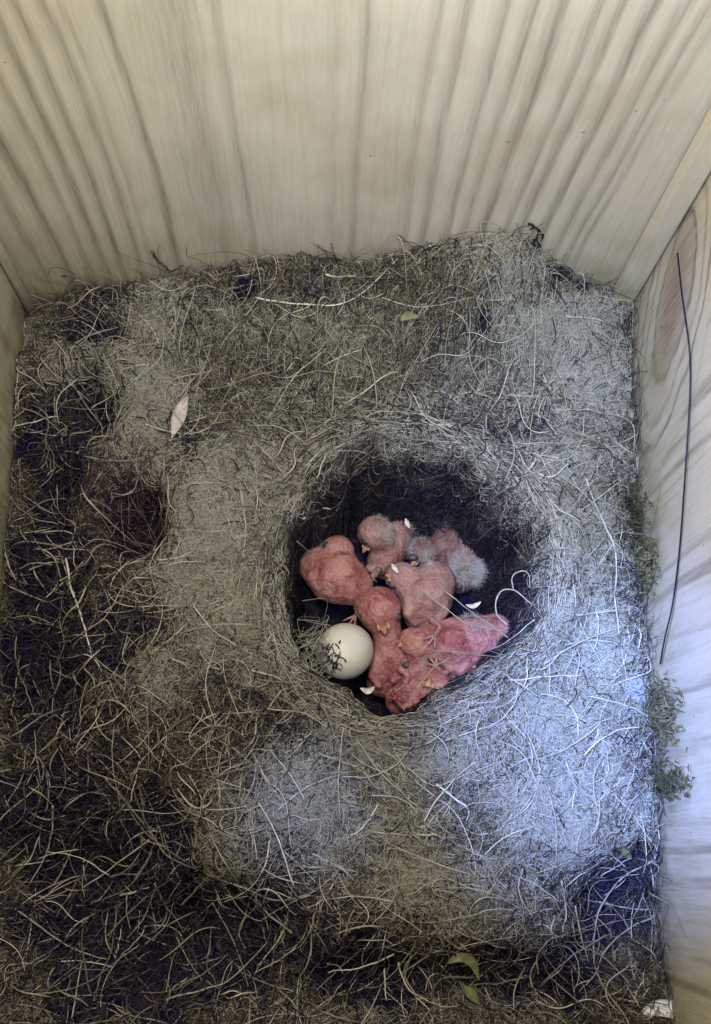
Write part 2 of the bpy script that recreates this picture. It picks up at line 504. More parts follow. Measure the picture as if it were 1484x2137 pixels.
def fibres(n, weight, lo, hi, curl, lift, rad, k=9, press=.0002, loose=.0008, inner=1.02, shun=2.0, ring=False):
    x, y = pick(weight, n)
    L = RNG.uniform(lo, hi, n); th = RNG.uniform(0, 2 * np.pi, n)
    kap = RNG.normal(0, curl, n) / L; dk = RNG.normal(0, curl, n)
    if ring:
        th = np.arctan2(y - cupc[1], x - cupc[0]) + np.pi / 2 + RNG.normal(0, .22, n); kap = 1 / np.hypot(x - cupc[0], y - cupc[1]) + RNG.normal(0, 10, n); dk = RNG.normal(0, .35, n)
    P = np.zeros((n, k, 3)); ph = RNG.uniform(0, 6.28, n); ho = RNG.exponential(loose, n); arch = RNG.exponential(lift, n)
    fx, fy = x.copy(), y.copy()
    for i in range(k):
        s = i / (k - 1)
        P[:, i, 0] = fx; P[:, i, 1] = fy
        a = th + kap * L * s + .5 * dk * np.sin(ph + 5 * s)
        fx = fx + np.cos(a) * L / (k - 1); fy = fy + np.sin(a) * L / (k - 1)
    P[:, :, 0] = np.clip(P[:, :, 0], XL + .0006, XR - .0006); P[:, :, 1] = np.clip(P[:, :, 1], YF + .0006, YB - .0006)
    Z = samp(HH, P[:, :, 0].ravel(), P[:, :, 1].ravel()).reshape(n, k)
    # a fibre is stiffer than the ground: it bridges small hollows
    Zs = Z.copy()
    for _ in range(3):
        Zs[:, 1:-1] = np.maximum(Zs[:, 1:-1], .5 * (Zs[:, :-2] + Zs[:, 2:]))
    ok = (samp(RR, P[:, :, 0].ravel(), P[:, :, 1].ravel()).reshape(n, k) > inner).all(1) & (samp(DD, P[:, :, 0].ravel(), P[:, :, 1].ravel()).reshape(n, k) < shun).all(1)
    s = np.linspace(0, 1, k)[None, :]
    P[:, :, 2] = Zs + press + ho[:, None] + arch[:, None] * np.sin(np.pi * s) + .0004 * np.sin(7 * s + ph[:, None])
    r0 = RNG.uniform(rad[0], rad[1], n)[:, None] * (1 - .55 * np.abs(2 * s - 1) ** 3)
    return P[ok], r0[ok]


def stuff(o): o['kind'] = 'stuff'; return o


out = sstep(1.02, 1.12, RR)             # outside the cup
rim = np.exp(-((RR - 1.05) / .12) ** 2)
wz = np.clip(WW * (1 - .75 * DD), 0, 1) * out
mz = np.clip(1 - WW, .15, 1) * np.clip(1 - DD, .0, 1) * out
dz = np.clip(DD, 0, 1) * out

M_WOOL = fibre_mat('pale_wool_fibre', [(0, (.19, .175, .13, 1)), (.3, (.30, .28, .21, 1)), (.7, (.39, .37, .285, 1)), (1, (.49, .465, .375, 1))])
M_HAIR = fibre_mat('brown_grey_hair', [(0, (.024, .020, .020, 1)), (.35, (.082, .066, .048, 1)), (.6, (.152, .128, .090, 1)), (.85, (.25, .222, .160, 1)), (1, (.38, .35, .28, 1))])
M_MOSS = fibre_mat('dry_moss_fibre', [(0, (.02, .022, .016, 1)), (.5, (.07, .066, .036, 1)), (.8, (.15, .135, .055, 1)), (1, (.10, .055, .05, 1))])
M_DARK = fibre_mat('dark_fibre_navy_shade', [(0, (.008, .008, .022, 1)), (.5, (.022, .019, .034, 1)), (.8, (.05, .04, .042, 1)), (1, (.10, .075, .06, 1))])  # dark fibres, tinted navy for the shade in pits and cup
M_STEM = fibre_mat('grey_stem_fibre', [(0, (.11, .095, .075, 1)), (.5, (.22, .195, .15, 1)), (1, (.40, .36, .28, 1))])

P, R = fibres(90000, wz ** 1.6, .002, .006, 1.0, .0005, (.000022, .000042), k=6, loose=.0006, shun=.85); stuff(hair_obj('wool_fibres', P, R, M_WOOL, nest))
P, R = fibres(52000, mz ** 1.3, .0012, .0045, 1.0, .0005, (.00003, .00008), k=5, loose=.0005, shun=.85); stuff(hair_obj('hair_fibres', P, R, M_HAIR, nest))
P, R = fibres(9000, mz + .05 * dz + .10 * wz, .0015, .005, 1.3, .0007, (.00005, .00012), k=6, shun=.9); stuff(hair_obj('moss_fibres', P, R, M_MOSS, nest))
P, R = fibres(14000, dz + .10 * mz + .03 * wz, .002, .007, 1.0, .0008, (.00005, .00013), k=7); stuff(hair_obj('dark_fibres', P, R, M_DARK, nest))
P, R = fibres(5000, cup_shade * sstep(.62, .9, RR), .003, .008, 1.2, .0006, (.00005, .00010), k=7, inner=.55); stuff(hair_obj('lining_fibres', P, R, M_DARK, nest))
pxg, pyg = project(XX, YY)
P, R = fibres(900, np.exp(-(((pxg - 265) / 60) ** 2 + ((pyg - 1060) / 70) ** 2)), .002, .007, 1.2, .0008, (.00005, .00011), k=7)
stuff(hair_obj('purple_brown_fibres', P, R, fibre_mat('purple_brown_hair', [(0, (.02, .012, .03, 1)), (.6, (.06, .03, .04, 1)), (1, (.12, .06, .055, 1))]), nest))
P, R = fibres(1200, np.exp(-((RR - 1.0) / .06) ** 2), .002, .006, 1.4, .0008, (.00004, .00008), k=7, inner=.80); stuff(hair_obj('cup_wall_hairs', P, R, M_HAIR, nest))
P, R = fibres(1300, .12 * mz + dz * (1.05 - DD) + .16 * dz + .05 * rim, .004, .014, .8, .0012, (.00007, .00017), k=9, loose=.0010); stuff(hair_obj('stem_fibres', P, R, M_STEM, nest))
P, R = fibres(1100, (mz + wz) * .5 + rim * .3, .006, .018, .8, .0009, (.00005, .00010), k=11, loose=.0009); stuff(hair_obj('long_hairs', P, R, M_WOOL, nest))
P, R = fibres(9000, np.exp(-((RR - 1.0) / .10) ** 2), .002, .008, 1.6, .0009, (.00003, .00007), k=8, inner=.96, loose=.0006); stuff(hair_obj('rim_hairs', P, R, M_WOOL, nest))

P, R = fibres(2600, np.exp(-((RR - 1.10) / .10) ** 2), .005, .016, 1, .0005, (.00003, .00008), k=10, inner=.97, loose=.0006, ring=True); stuff(hair_obj('woven_rim_hairs', P, R, M_WOOL, nest))
P, R = fibres(3500, np.exp(-((RR - 1.06) / .14) ** 2), .005, .016, 1, .0006, (.00004, .00009), k=10, inner=.90, loose=.0006, ring=True); stuff(hair_obj('woven_rim_hairs', P, R, M_HAIR, nest))
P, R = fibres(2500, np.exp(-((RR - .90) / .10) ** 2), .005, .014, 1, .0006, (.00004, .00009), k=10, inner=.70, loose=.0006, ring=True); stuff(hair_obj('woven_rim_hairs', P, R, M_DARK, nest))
# wisps standing up where the nest meets the boards
def wisps(n, x, y, dirx, diry, hi, rad, mat, name):
    K_ = 7; P = np.zeros((n, K_, 3)); z = samp(HH, x, y) - .0005; q = np.stack([x, y, z], -1)
    d = np.stack([dirx + RNG.normal(0, .7, n), diry + RNG.normal(0, .3, n), np.abs(RNG.normal(.5, .5, n)) + .1], -1); L = RNG.exponential(hi, n)[:, None]
    for i in range(K_):
        P[:, i] = q; d = d + RNG.normal(0, .28, (n, 3)); d /= np.linalg.norm(d, axis=1)[:, None]; q = q + d * L / (K_ - 1)
        q[:, 0] = np.clip(q[:, 0], XL + .0005, XR - .0005); q[:, 1] = np.clip(q[:, 1], YF + .0005, YB - .0005)
    stuff(hair_obj(name, P, RNG.uniform(*rad, (n, 1)) * np.linspace(1, .5, K_)[None], mat, nest))


n = 900
wisps(n, RNG.uniform(XL + .001, XR - .001, n), YB - RNG.exponential(.002, n) - .0006, 0, .2, .0045, (.00004, .00010), M_HAIR, 'edge_wisps')
wisps(500, RNG.uniform(XL + .001, XR - .001, 500), YB - RNG.exponential(.003, 500) - .0006, 0, .2, .004, (.00005, .00010), M_DARK, 'edge_wisps')
wisps(500, np.full(500, XR - .001) - RNG.exponential(.001, 500), RNG.uniform(YF + .002, YB - .002, 500), .3, 0, .004, (.00004, .00010), M_HAIR, 'edge_wisps')
wisps(1500, np.full(1500, XR - .0008) - RNG.exponential(.0012, 1500), RNG.uniform(YF + .004, YB - .006, 1500), .5, 0, .0042, (.00005, .00011), M_MOSS, 'edge_wisps')
wisps(900, np.full(900, XR - .0008) - RNG.exponential(.0012, 900), RNG.uniform(YF + .004, YB - .006, 900), .5, 0, .0045, (.00005, .00010), M_DARK, 'edge_wisps')

# ------------------------------------------------------------------ single straws woven into the nest
M_STRAW = straw_mat('dry_straw', [(0, (.27, .245, .19, 1)), (.5, (.38, .355, .285, 1)), (1, (.55, .52, .44, 1))])
M_GREY = straw_mat('grey_root', [(0, (.13, .115, .10, 1)), (.5, (.20, .18, .15, 1)), (1, (.29, .265, .22, 1))])


def straw(path, r=.00022, mat=None, lift=.0022, absolute=None, name='straw'):
    pts = [surf(a, b, lift) if absolute is None else at_z(a, b, absolute[i]) for i, (a, b) in enumerate(path)]
    P = catmull(pts, max(8, 5 * len(pts)))
    j = RNG.normal(0, 1, P.shape); j[1:-1] = (j[:-2] + j[1:-1] + j[2:]) / 3
    P = P + j * .00012
    P[:, 0] = np.clip(P[:, 0], XL + .0004, XR - .0004); P[:, 1] = np.clip(P[:, 1], YF + .0004, YB - .0004)
    s = np.linspace(0, 1, len(P))
    Rr = r * (1 - .5 * s ** 2) * (1 + .18 * np.sin(31 * s + r * 1e5))
    Vv, Ff = tube_geo(P, Rr, 5)
    return mesh_obj(name, Vv, Ff, mat or M_STRAW, nest)


S = [
    ([(1222, 998), (1250, 1070), (1278, 1132), (1288, 1180), (1283, 1240)], .00030, M_STRAW),
    ([(1283, 1240), (1290, 1310), (1300, 1370), (1310, 1425)], .00020, M_STRAW),
    ([(1278, 1130), (1300, 1150), (1298, 1190), (1330, 1155)], .00016, M_STRAW),
    ([(535, 622), (620, 634), (710, 634), (765, 604), (830, 540)], .00022, M_STRAW),
    ([(796, 622), (870, 640), (940, 632), (1000, 618)], .00018, M_STRAW),
    ([(680, 573), (712, 578), (742, 574)], .00030, M_STRAW),
    ([(138, 1165), (150, 1230), (170, 1290), (180, 1325), (192, 1372)], .00030, M_STRAW),
    ([(215, 1622), (262, 1672), (318, 1745), (355, 1790), (430, 1822)], .00030, M_GREY),
    ([(240, 1640), (290, 1720), (330, 1760), (390, 1800)], .00026, M_GREY),
    ([(430, 1822), (500, 1850), (570, 1878), (645, 1866), (702, 1822), (760, 1765)], .00026, M_GREY),
    ([(30, 1895), (110, 1955), (165, 1985), (222, 2002)], .00026, M_GREY),
    ([(20, 2032), (75, 2003), (130, 1968), (195, 1905)], .00028, M_GREY),
    ([(195, 2090), (212, 2030), (232, 1990), (242, 1920)], .00024, M_GREY),
    ([(325, 1820), (322, 1862), (300, 1915), (265, 1960)], .00024, M_GREY),
    ([(322, 1845), (345, 1890), (365, 1915), (385, 1945)], .00024, M_GREY),
    ([(110, 1680), (108, 1735), (92, 1790), (62, 1842)], .00026, M_GREY),
    ([(250, 1870), (285, 1860), (312, 1852)], .00030, M_STRAW),
    ([(345, 2085), (420, 2065), (480, 2045), (560, 1965)], .00026, M_GREY),
    ([(330, 1545), (400, 1605), (470, 1590), (495, 1575)], .00024, M_GREY),
    ([(1362, 1798), (1300, 1832), (1252, 1900), (1238, 1980), (1250, 2040), (1292, 2105)], .00026, M_GREY),
    ([(1368, 1912), (1310, 1940), (1262, 1985), (1242, 2035), (1205, 2070)], .00022, M_GREY),
    ([(1350, 1850), (1335, 1890), (1315, 1925)], .00020, M_GREY),
    ([(850, 1605), (905, 1640), (960, 1622), (1036, 1592)], .00024, M_STRAW),
    ([(912, 1636), (952, 1668), (978, 1690), (972, 1715)], .00026, M_STRAW),
    ([(742, 1540), (790, 1608), (840, 1655), (880, 1690)], .00024, M_STRAW),
    ([(775, 1660), (830, 1665), (866, 1690), (868, 1720)], .00018, M_STRAW),
    ([(870, 1742), (905, 1742), (930, 1750)], .00026, M_STRAW),
    ([(525, 1400), (565, 1408), (602, 1425)], .00026, M_STRAW),
    ([(620, 1392), (640, 1408), (655, 1425)], .00022, M_STRAW),
    ([(560, 1480), (640, 1490), (700, 1530)], .00018, M_STRAW),
    ([(675, 947), (725, 940), (770, 946)], .00022, M_STRAW),
    ([(500, 1015), (512, 1090), (508, 1150), (498, 1230)], .00020, M_STRAW),
    ([(340, 1000), (352, 1040), (345, 1100)], .00018, M_STRAW),
    ([(328, 1170), (370, 1165), (402, 1150)], .00022, M_STRAW),
    ([(400, 1260), (440, 1310), (500, 1350), (560, 1380)], .00020, M_STRAW),
    ([(150, 800), (190, 860), (215, 905), (190, 985)], .00020, M_GREY),
    ([(60, 1190), (100, 1175), (140, 1168)], .00020, M_GREY),
    ([(230, 865), (226, 920), (200, 1000), (170, 1060)], .00020, M_GREY),
    ([(300, 885), (380, 905), (440, 890), (470, 840)], .00018, M_STRAW),
    ([(1200, 1430), (1206, 1360), (1148, 1370), (1145, 1420)], .00020, M_STRAW),
    ([(1145, 1330), (1148, 1400), (1146, 1450)], .00024, M_STRAW),
    ([(1210, 1300), (1230, 1340), (1262, 1400)], .00024, M_STRAW),
    ([(1200, 1285), (1250, 1278), (1292, 1275)], .00022, M_STRAW),
    ([(1310, 1300), (1316, 1340), (1330, 1290)], .00022, M_STRAW),
    ([(1252, 1512), (1240, 1560), (1218, 1600)], .00026, M_STRAW),
    ([(1100, 1530), (1118, 1570), (1126, 1620), (1105, 1680), (1045, 1722)], .00026, M_STRAW),
    ([(1130, 1600), (1110, 1660), (1080, 1700)], .00020, M_STRAW),
    ([(1180, 1590), (1200, 1640), (1195, 1690)], .00022, M_STRAW),
    ([(1172, 1840), (1182, 1900), (1172, 1960)], .00024, M_STRAW),
    ([(1200, 1890), (1215, 1960), (1230, 2010)], .00022, M_GREY),
    ([(1140, 1900), (1160, 1960), (1180, 2000)], .00018, M_GREY),
    ([(1065, 1825), (1080, 1870), (1086, 1940)], .00020, M_GREY),
    ([(830, 2010), (850, 2060), (900, 2110)], .00024, M_STRAW),
    ([(802, 2020), (805, 2090)], .00020, M_STRAW),
    ([(770, 1900), (810, 1860), (860, 1845), (930, 1850)], .00020, M_GREY),
    ([(640, 1960), (700, 1930), (760, 1925)], .00020, M_GREY),
    ([(560, 1480), (590, 1440), (625, 1430)], .00018, M_STRAW),
    ([(620, 1130), (660, 1160), (690, 1165)], .00014, M_STRAW),
    ([(1115, 1100), (1140, 1090), (1170, 1080)], .00026, M_STRAW),
    ([(1040, 1008), (1090, 995), (1180, 965)], .00018, M_STRAW),
    ([(1120, 985), (1150, 995), (1190, 965)], .00018, M_STRAW),
    ([(1180, 660), (1240, 665), (1262, 672)], .00022, M_STRAW),
    ([(1140, 875), (1170, 920), (1210, 960)], .00018, M_STRAW),
    ([(930, 1545), (1010, 1520), (1100, 1500)], .00016, M_STRAW),
]
for path, r, m in S: straw(path, r * .82, m)
# strands that cross the open cup above the chicks, their ends held in its rim
straw([(884, 1236), (930, 1270), (975, 1302), (1030, 1312), (1062, 1318)], .00014, M_STRAW, absolute=(-.0145, -.0125, -.010, -.004, .001))
straw([(925, 1232), (965, 1262), (1010, 1295), (1062, 1330)], .00016, M_STRAW, absolute=(-.0145, -.012, -.006, .001))
straw([(905, 1358), (960, 1362), (1010, 1368), (1060, 1372)], .00014, M_STRAW, absolute=(-.0140, -.0125, -.007, .001))
straw([(868, 1438), (890, 1410), (915, 1385), (945, 1372)], .00014, M_STRAW, absolute=(-.0130, -.0130, -.0135, -.0140))
straw([(632, 1084), (650, 1070), (670, 1062), (690, 1062)], .00024, M_STRAW, absolute=(.000, -.004, -.007, -.009))
straw([(622, 1035), (621, 1060), (630, 1084)], .00020, M_STRAW, absolute=(.002, .001, -.001))
straw([(1060, 1305), (1036, 1282), (1036, 1250), (1052, 1230), (1080, 1236), (1110, 1262)], .00020, M_STRAW, absolute=(0, .001, .002, .002, .002, .002), name='curled_straw')
straw([(1072, 1232), (1070, 1205), (1085, 1192), (1104, 1200), (1106, 1225)], .00016, M_STRAW, absolute=(.001, .002, .002, .002, .002), name='curled_straw')
straw([(1352, 1862), (1405, 1895), (1448, 1955)], .00016, M_GREY, absolute=(.004, .011, .018))
# further stems scattered over the dark open corners
for k in range(165):
    z = [(40, 330, 1380, 2090), (250, 620, 1500, 2090), (30, 240, 800, 1400), (600, 1000, 1880, 2100), (1080, 1360, 1760, 2090), (420, 760, 1440, 1640), (1040, 1350, 1260, 1760), (560, 960, 1560, 1880)][[0, 0, 1, 1, 2, 3, 4, 5, 6, 6, 7][k % 11]]
    a = np.array([RNG.uniform(z[0], z[1]), RNG.uniform(z[2], z[3])]); th = RNG.uniform(0, 6.28); L = RNG.uniform(60, 190); b = RNG.normal(0, .26)
    pth = []
    for i in range(4):
        pth.append((float(np.clip(a[0], 10, 1360)), float(np.clip(a[1], 560, 2100)))); a = a + np.array([math.cos(th), math.sin(th)]) * L / 3; th += b
    straw(pth, RNG.uniform(.00008, .00018), M_GREY if (RNG.random() < .75 and k % 11 < 8) else M_STRAW, lift=RNG.uniform(.001, .005))

# ------------------------------------------------------------------ nestlings
M_SKIN = []
for i, (a, b, c) in enumerate([((.19, .035, .04), (.36, .145, .13), (.42, .22, .19)), ((.24, .11, .10), (.34, .19, .165), (.40, .26, .22)), ((.22, .045, .045), (.38, .165, .145), (.44, .245, .21)), ((.12, .055, .05), (.20, .11, .092), (.27, .17, .14))]):
    t = NT('nestling_skin', .42, .4); p = t.coords()
    n = t.noise(p, 190, 4, .65, .8); n3 = t.noise(p, 1300, 3)
    cc = t.ramp(t.maprange(n, .28, .72), [(0, (*a, 1)), (.5, (*b, 1)), (1, (*c, 1))])
    v = t.noise(p, 330, 2, .5, 1.5)
    vein = t.maprange(t.math('ABSOLUTE', t.math('SUBTRACT', v, .5)), 0.0, .03, .28, 0)
    t.color(t.mix(vein, cc, (.22, .035, .045, 1))); t.bump(t.math('ADD', n3, t.math('MULTIPLY', t.noise(p, 300, 4, .6, 1.0), 1.8)), .55, .0009)
    t.b.inputs['Subsurface Weight'].default_value = .85; t.b.inputs['Subsurface Radius'].default_value = (1, .4, .28); t.b.inputs['Subsurface Scale'].default_value = .0016
    M_SKIN.append(t.m)
M_EYE = simple('dark_eyelid_skin', [(0, (.010, .006, .010, 1)), (1, (.035, .014, .018, 1))], .5, 900, .5, .2)
M_BEAK = simple('beak_horn', [(0, (.34, .17, .10, 1)), (1, (.44, .25, .14, 1))], .4, 900, .4, .2)
M_GAPE = simple('red_gape', [(0, (.42, .20, .11, 1)), (1, (.52, .30, .17, 1))], .35, 700, .5, .2, (.2, .001))
M_DOWN = fibre_mat('grey_white_down', [(0, (.36, .34, .30, 1)), (.5, (.50, .48, .43, 1)), (1, (.64, .62, .57, 1))])


def body_mesh(name, balls, mat, parent=None, voxel=.00042):
    """overlapping balls fused into one continuous skin"""
    bm = bmesh.new()
    for c, r, sc3 in balls:
        mtx = Matrix.Translation(Vector(c)) @ Matrix.Diagonal((*sc3, 1))
        bmesh.ops.create_icosphere(bm, subdivisions=2, radius=r, matrix=mtx)
    m = bpy.data.meshes.new(name); bm.to_mesh(m); bm.free()
    o = bpy.data.objects.new(name, m); C.objects.link(o)
    a = o.modifiers.new('r', 'REMESH'); a.mode = 'VOXEL'; a.voxel_size = voxel * .8
    b = o.modifiers.new('s', 'SMOOTH'); b.iterations = 5; b.factor = .5
    dg = bpy.context.evaluated_depsgraph_get(); m2 = bpy.data.meshes.new_from_object(o.evaluated_get(dg))
    o.modifiers.clear(); o.data = m2; bpy.data.meshes.remove(m); m2.name = name
    m2.polygons.foreach_set('use_smooth', [True] * len(m2.polygons)); m2.materials.clear(); m2.materials.append(mat)
    o.parent = parent
    return o


PXM = .000110      # metres per picture unit at the depth of the chicks


def chain(pts, steps=6):
    """pts: (px, py, z, r_px)"""
    Q_ = [np.array([*at_z(a, b, z), r * PXM * 1.06]) for a, b, z, r in pts]
    out_ = []
    for q0, q1 in zip(Q_[:-1], Q_[1:]):
        for i in range(steps):
            f = i / steps; q = q0 * (1 - f) + q1 * f; out_.append((q[:3], q[3], (1, 1, 1)))
    q = Q_[-1]; out_.append((q[:3], q[3], (1, 1, 1)))
    return out_


def ellipsoid(name, c, axes, mat, parent, sub=3):
    bm = bmesh.new(); bmesh.ops.create_icosphere(bm, subdivisions=sub, radius=1)
    A = np.array(axes); V_ = [np.array(c) + A.T @ np.array(v.co) for v in bm.verts]; F_ = [tuple(v.index for v in f.verts) for f in bm.faces]; bm.free()
    return mesh_obj(name, V_, F_, mat, parent)


def beak(parent, root, tip, width, gape=True):
    root = np.array(root); tip = np.array(tip); d = tip - root; L = np.linalg.norm(d); d /= L
    s = np.cross(d, (0, 0, 1)); s /= np.linalg.norm(s); u = np.cross(s, d)
    V_ = []; F_ = []
    n = 7
    for half, dy in ((1, .12), (-1, -.12)):
        b0 = len(V_)
        for i in range(n):
            f = i / (n - 1); wdt = width * (1 - f) ** .7 + .00008
            for k in range(5):
                a = math.pi * k / 4
                V_.append(root + d * L * f + s * math.cos(a) * wdt + u * half * (math.sin(a) * wdt * .55 + dy * width * (1 - f)))
        for i in range(n - 1):
            for k in range(4): F_.append((b0 + i * 5 + k, b0 + i * 5 + k + 1, b0 + i * 5 + k + 6, b0 + i * 5 + k + 5))
        F_.append(tuple(b0 + k for k in range(5))); F_ += [(b0 + i * 5, b0 + i * 5 + 5, b0 + i * 5 + 9, b0 + i * 5 + 4) for i in range(n - 1)]
    o = mesh_obj('beak', V_, F_, M_BEAK, parent)
    if gape:
        for sg in (1, -1): ellipsoid('gape_flange', root + d * L * .12 + s * sg * width * .95, (d * width * .7, s * width * .32, u * width * .4), M_GAPE, o, 2)
    return o


def down(parent, c, r, n, L, zup=.7):
    c = np.array(c); tf = RNG.normal(0, 1, (max(5, n // 26), 3)); v = tf[RNG.integers(0, len(tf), n)] + RNG.normal(0, .22, (n, 3)); v[:, 2] = np.abs(v[:, 2]) * zup + .25; v /= np.linalg.norm(v, axis=1)[:, None]
    k = 7; P = np.zeros((n, k, 3)); q = c + v * r; dr = v * .35 + RNG.normal(0, .6, (n, 3)); st = RNG.uniform(.5, 1, n)[:, None] * L / (k - 1)
    for i in range(k):
        P[:, i] = q; dr = dr + RNG.normal(0, .35, (n, 3)); dr /= np.linalg.norm(dr, axis=1)[:, None]; q = q + dr * st
    Rd = np.full((n, k), .000014) * np.linspace(1.2, .6, k)[None]
    o = hair_obj('down', P, Rd, M_DOWN, parent); o['kind'] = 'stuff'; return o


def foot(parent, path, mat):
    pts = [at_z(a, b, z) for a, b, z in path]; P = catmull(pts, 10); Vv, Ff = tube_geo(P, np.linspace(.0009, .0005, 10), 6)
    o = mesh_obj('leg', Vv, Ff, mat, parent)
    e = P[-1]; d = P[-1] - P[-3]; d /= np.linalg.norm(d); s = np.cross(d, (0, 0, 1)); s /= np.linalg.norm(s)
    for q in (-.55, 0, .55, 3.1):
        v = d * math.cos(q) + s * math.sin(q); T = np.array([e, e + v * .0016 + np.array([0, 0, .0004]), e + v * .0032 - np.array([0, 0, .0003])])
        Vv, Ff = tube_geo(catmull(T, 6), np.linspace(.00038, .00016, 6), 5); mesh_obj('toe', Vv, Ff, mat, o)
    return o


def nestling(label, chains, skin, eyes=(), beak_=None, downs=(), legs=()):
    balls = []
    for ch in chains: balls += chain(ch)
    o = body_mesh('nestling', balls, skin); tag(o, label, 'chick', 'nestlings huddled in the nest cup')
    for ex, ey, ez, er in eyes:
        c = at_z(ex, ey, ez); v = CAM - c; v /= np.linalg.norm(v); s = np.cross(v, (0, 1, 0)); s /= np.linalg.norm(s); u = np.cross(s, v)
        ellipsoid('eye', c, (s * er * PXM * 1.15, u * er * PXM * .85, v * er * PXM * .35), M_EYE, o, 3)
    if beak_:
        r0, r1, wd = beak_; q0, q1 = at_z(*r0), at_z(*r1); beak(o, q0, q0 + (q1 - q0) * .62, wd * .72 * PXM)
    for dx, dy, dz_, r, n, L in downs: down(o, at_z(dx, dy, dz_), r * PXM * 1.04, n * 7, L * .5)
    for lg in legs: foot(o, lg, skin)
    return o


Zc = -.0225; Zr = -.0300
nestling('plump rose-pink chick curled above the egg, apart from the thin straws',
         [[(668, 1182, Zc - .001, 44), (700, 1200, Zc, 60), (738, 1222, Zc - .001, 42), (752, 1248, Zc - .004, 22)],
          [(700, 1190, Zc + .001, 40), (704, 1152, Zc + .001, 36)], [(668, 1170, Zc + .002, 20), (655, 1205, Zc + .003, 15), (668, 1232, Zc + .002, 9)],
          [(728, 1190, Zc + .003, 20), (742, 1216, Zc + .003, 14), (726, 1236, Zc + .003, 8)]],
         M_SKIN[2], eyes=[(688, 1140, Zc + .0035, 13)], beak_=((722, 1150, Zc + .003), (748, 1176, Zc + .003), 13), downs=[(668, 1150, Zc - .001, 20, 40, .004)],
         legs=[[(735, 1240, Zc), (755, 1262, Zc + .001), (742, 1285, Zc + .001)]])
nestling('chick with a white downy crown rising behind the rose-pink one',
         [[(852, 1058, Zr - .006, 34), (835, 1095, Zr - .005, 38), (812, 1140, Zr - .003, 42), (800, 1175, Zr - .003, 36)], [(805, 1135, Zr - .002, 36), (782, 1112, Zr + .002, 38)],
          [(815, 1165, Zr, 18), (790, 1190, Zr, 14), (770, 1185, Zr, 9)]],
         M_SKIN[1], eyes=[(766, 1128, Zr + .0040, 11)], beak_=((765, 1140, Zr + .002), (752, 1162, Zr + .001), 11), downs=[(792, 1108, Zr + .003, 26, 150, .0045), (838, 1090, Zr - .004, 28, 24, .004)],
         legs=[[(792, 1188, Zr + .002), (776, 1204, Zr + .004), (764, 1198, Zr + .004)]])
nestling('chick stretching a glossy bald head beside the egg',
         [[(800, 1420, Zc - .006, 36), (812, 1385, Zc - .003, 42), (812, 1345, Zc - .001, 32), (806, 1310, Zc + .001, 30), (790, 1270, Zc + .003, 46), (772, 1262, Zc + .002, 34)],
          [(836, 1370, Zc, 16), (838, 1405, Zc, 13), (822, 1420, Zc, 8)], [(788, 1375, Zc, 15), (780, 1410, Zc, 12), (790, 1430, Zc, 8)]],
         M_SKIN[0], eyes=[(826, 1288, Zc + .0048, 11), (760, 1284, Zc + .0052, 9)], beak_=((800, 1306, Zc + .006), (806, 1336, Zc + .0055), 15), downs=[(772, 1240, Zc + .003, 14, 22, .004)],
         legs=[[(834, 1394, Zc + .003), (850, 1410, Zc + .004), (846, 1428, Zc + .004)]])
nestling('tan-pink chick lying in the middle under the two thin crossing straws',
         [[(905, 1215, Zc - .001, 46), (888, 1248, Zc, 56), (882, 1290, Zc - .002, 36), (880, 1318, Zc - .005, 20)], [(870, 1228, Zc, 40), (838, 1206, Zc + .001, 34)],
          [(915, 1240, Zc + .003, 18), (925, 1275, Zc + .003, 13), (908, 1298, Zc + .002, 8)], [(858, 1250, Zc + .003, 17), (852, 1280, Zc + .003, 12), (866, 1300, Zc + .002, 7)]],
         M_SKIN[1], eyes=[(822, 1220, Zc + .0030, 11)], beak_=((818, 1204, Zc + .003), (796, 1196, Zc + .003), 12), downs=[(905, 1200, Zc + .002, 24, 20, .004)],
         legs=[[(900, 1292, Zc + .003), (918, 1308, Zc + .005), (908, 1326, Zc + .006)]])
nestling('brownish chick with the largest patch of white down, deepest in the cup',
         [[(958, 1095, Zr - .004, 44), (964, 1135, Zr - .002, 52), (972, 1178, Zr - .001, 46), (960, 1205, Zr - .003, 36)], [(945, 1135, Zr - .002, 34), (905, 1146, Zr - .002, 28), (878, 1150, Zr - .002, 30)], [(930, 1120, Zr - .002, 26), (918, 1150, Zr - .002, 20), (928, 1175, Zr - .002, 11)]],
         M_SKIN[3], eyes=[(862, 1164, Zr + .0005, 10)], beak_=((866, 1172, Zr), (852, 1186, Zr), 10), downs=[(879, 1148, Zr - .001, 24, 90, .005), (974, 1188, Zr + .001, 34, 260, .0055), (952, 1110, Zr, 30, 26, .004)])
nestling('large pink chick against the near rim beside the curled straw',
         [[(1032, 1322, Zc - .001, 42), (1000, 1340, Zc, 52), (952, 1346, Zc, 60), (912, 1340, Zc, 42), (872, 1346, Zc + .002, 34), (858, 1336, Zc + .002, 26)],
          [(948, 1380, Zc - .001, 36), (965, 1415, Zc - .003, 26)], [(985, 1372, Zc + .003, 18), (960, 1398, Zc + .003, 14), (935, 1392, Zc + .003, 8)], [(965, 1312, Zc + .004, 18), (1000, 1298, Zc + .004, 13), (1020, 1308, Zc + .003, 8)]],
         M_SKIN[2], eyes=[(864, 1360, Zc + .0040, 11)], beak_=((842, 1344, Zc + .003), (822, 1352, Zc + .003), 12), downs=[(985, 1320, Zc + .003, 34, 60, .004)],
         legs=[[(940, 1395, Zc + .002), (925, 1405, Zc + .003), (912, 1392, Zc + .003)], [(985, 1385, Zc + .003), (992, 1402, Zc + .004), (978, 1416, Zc + .004)]])
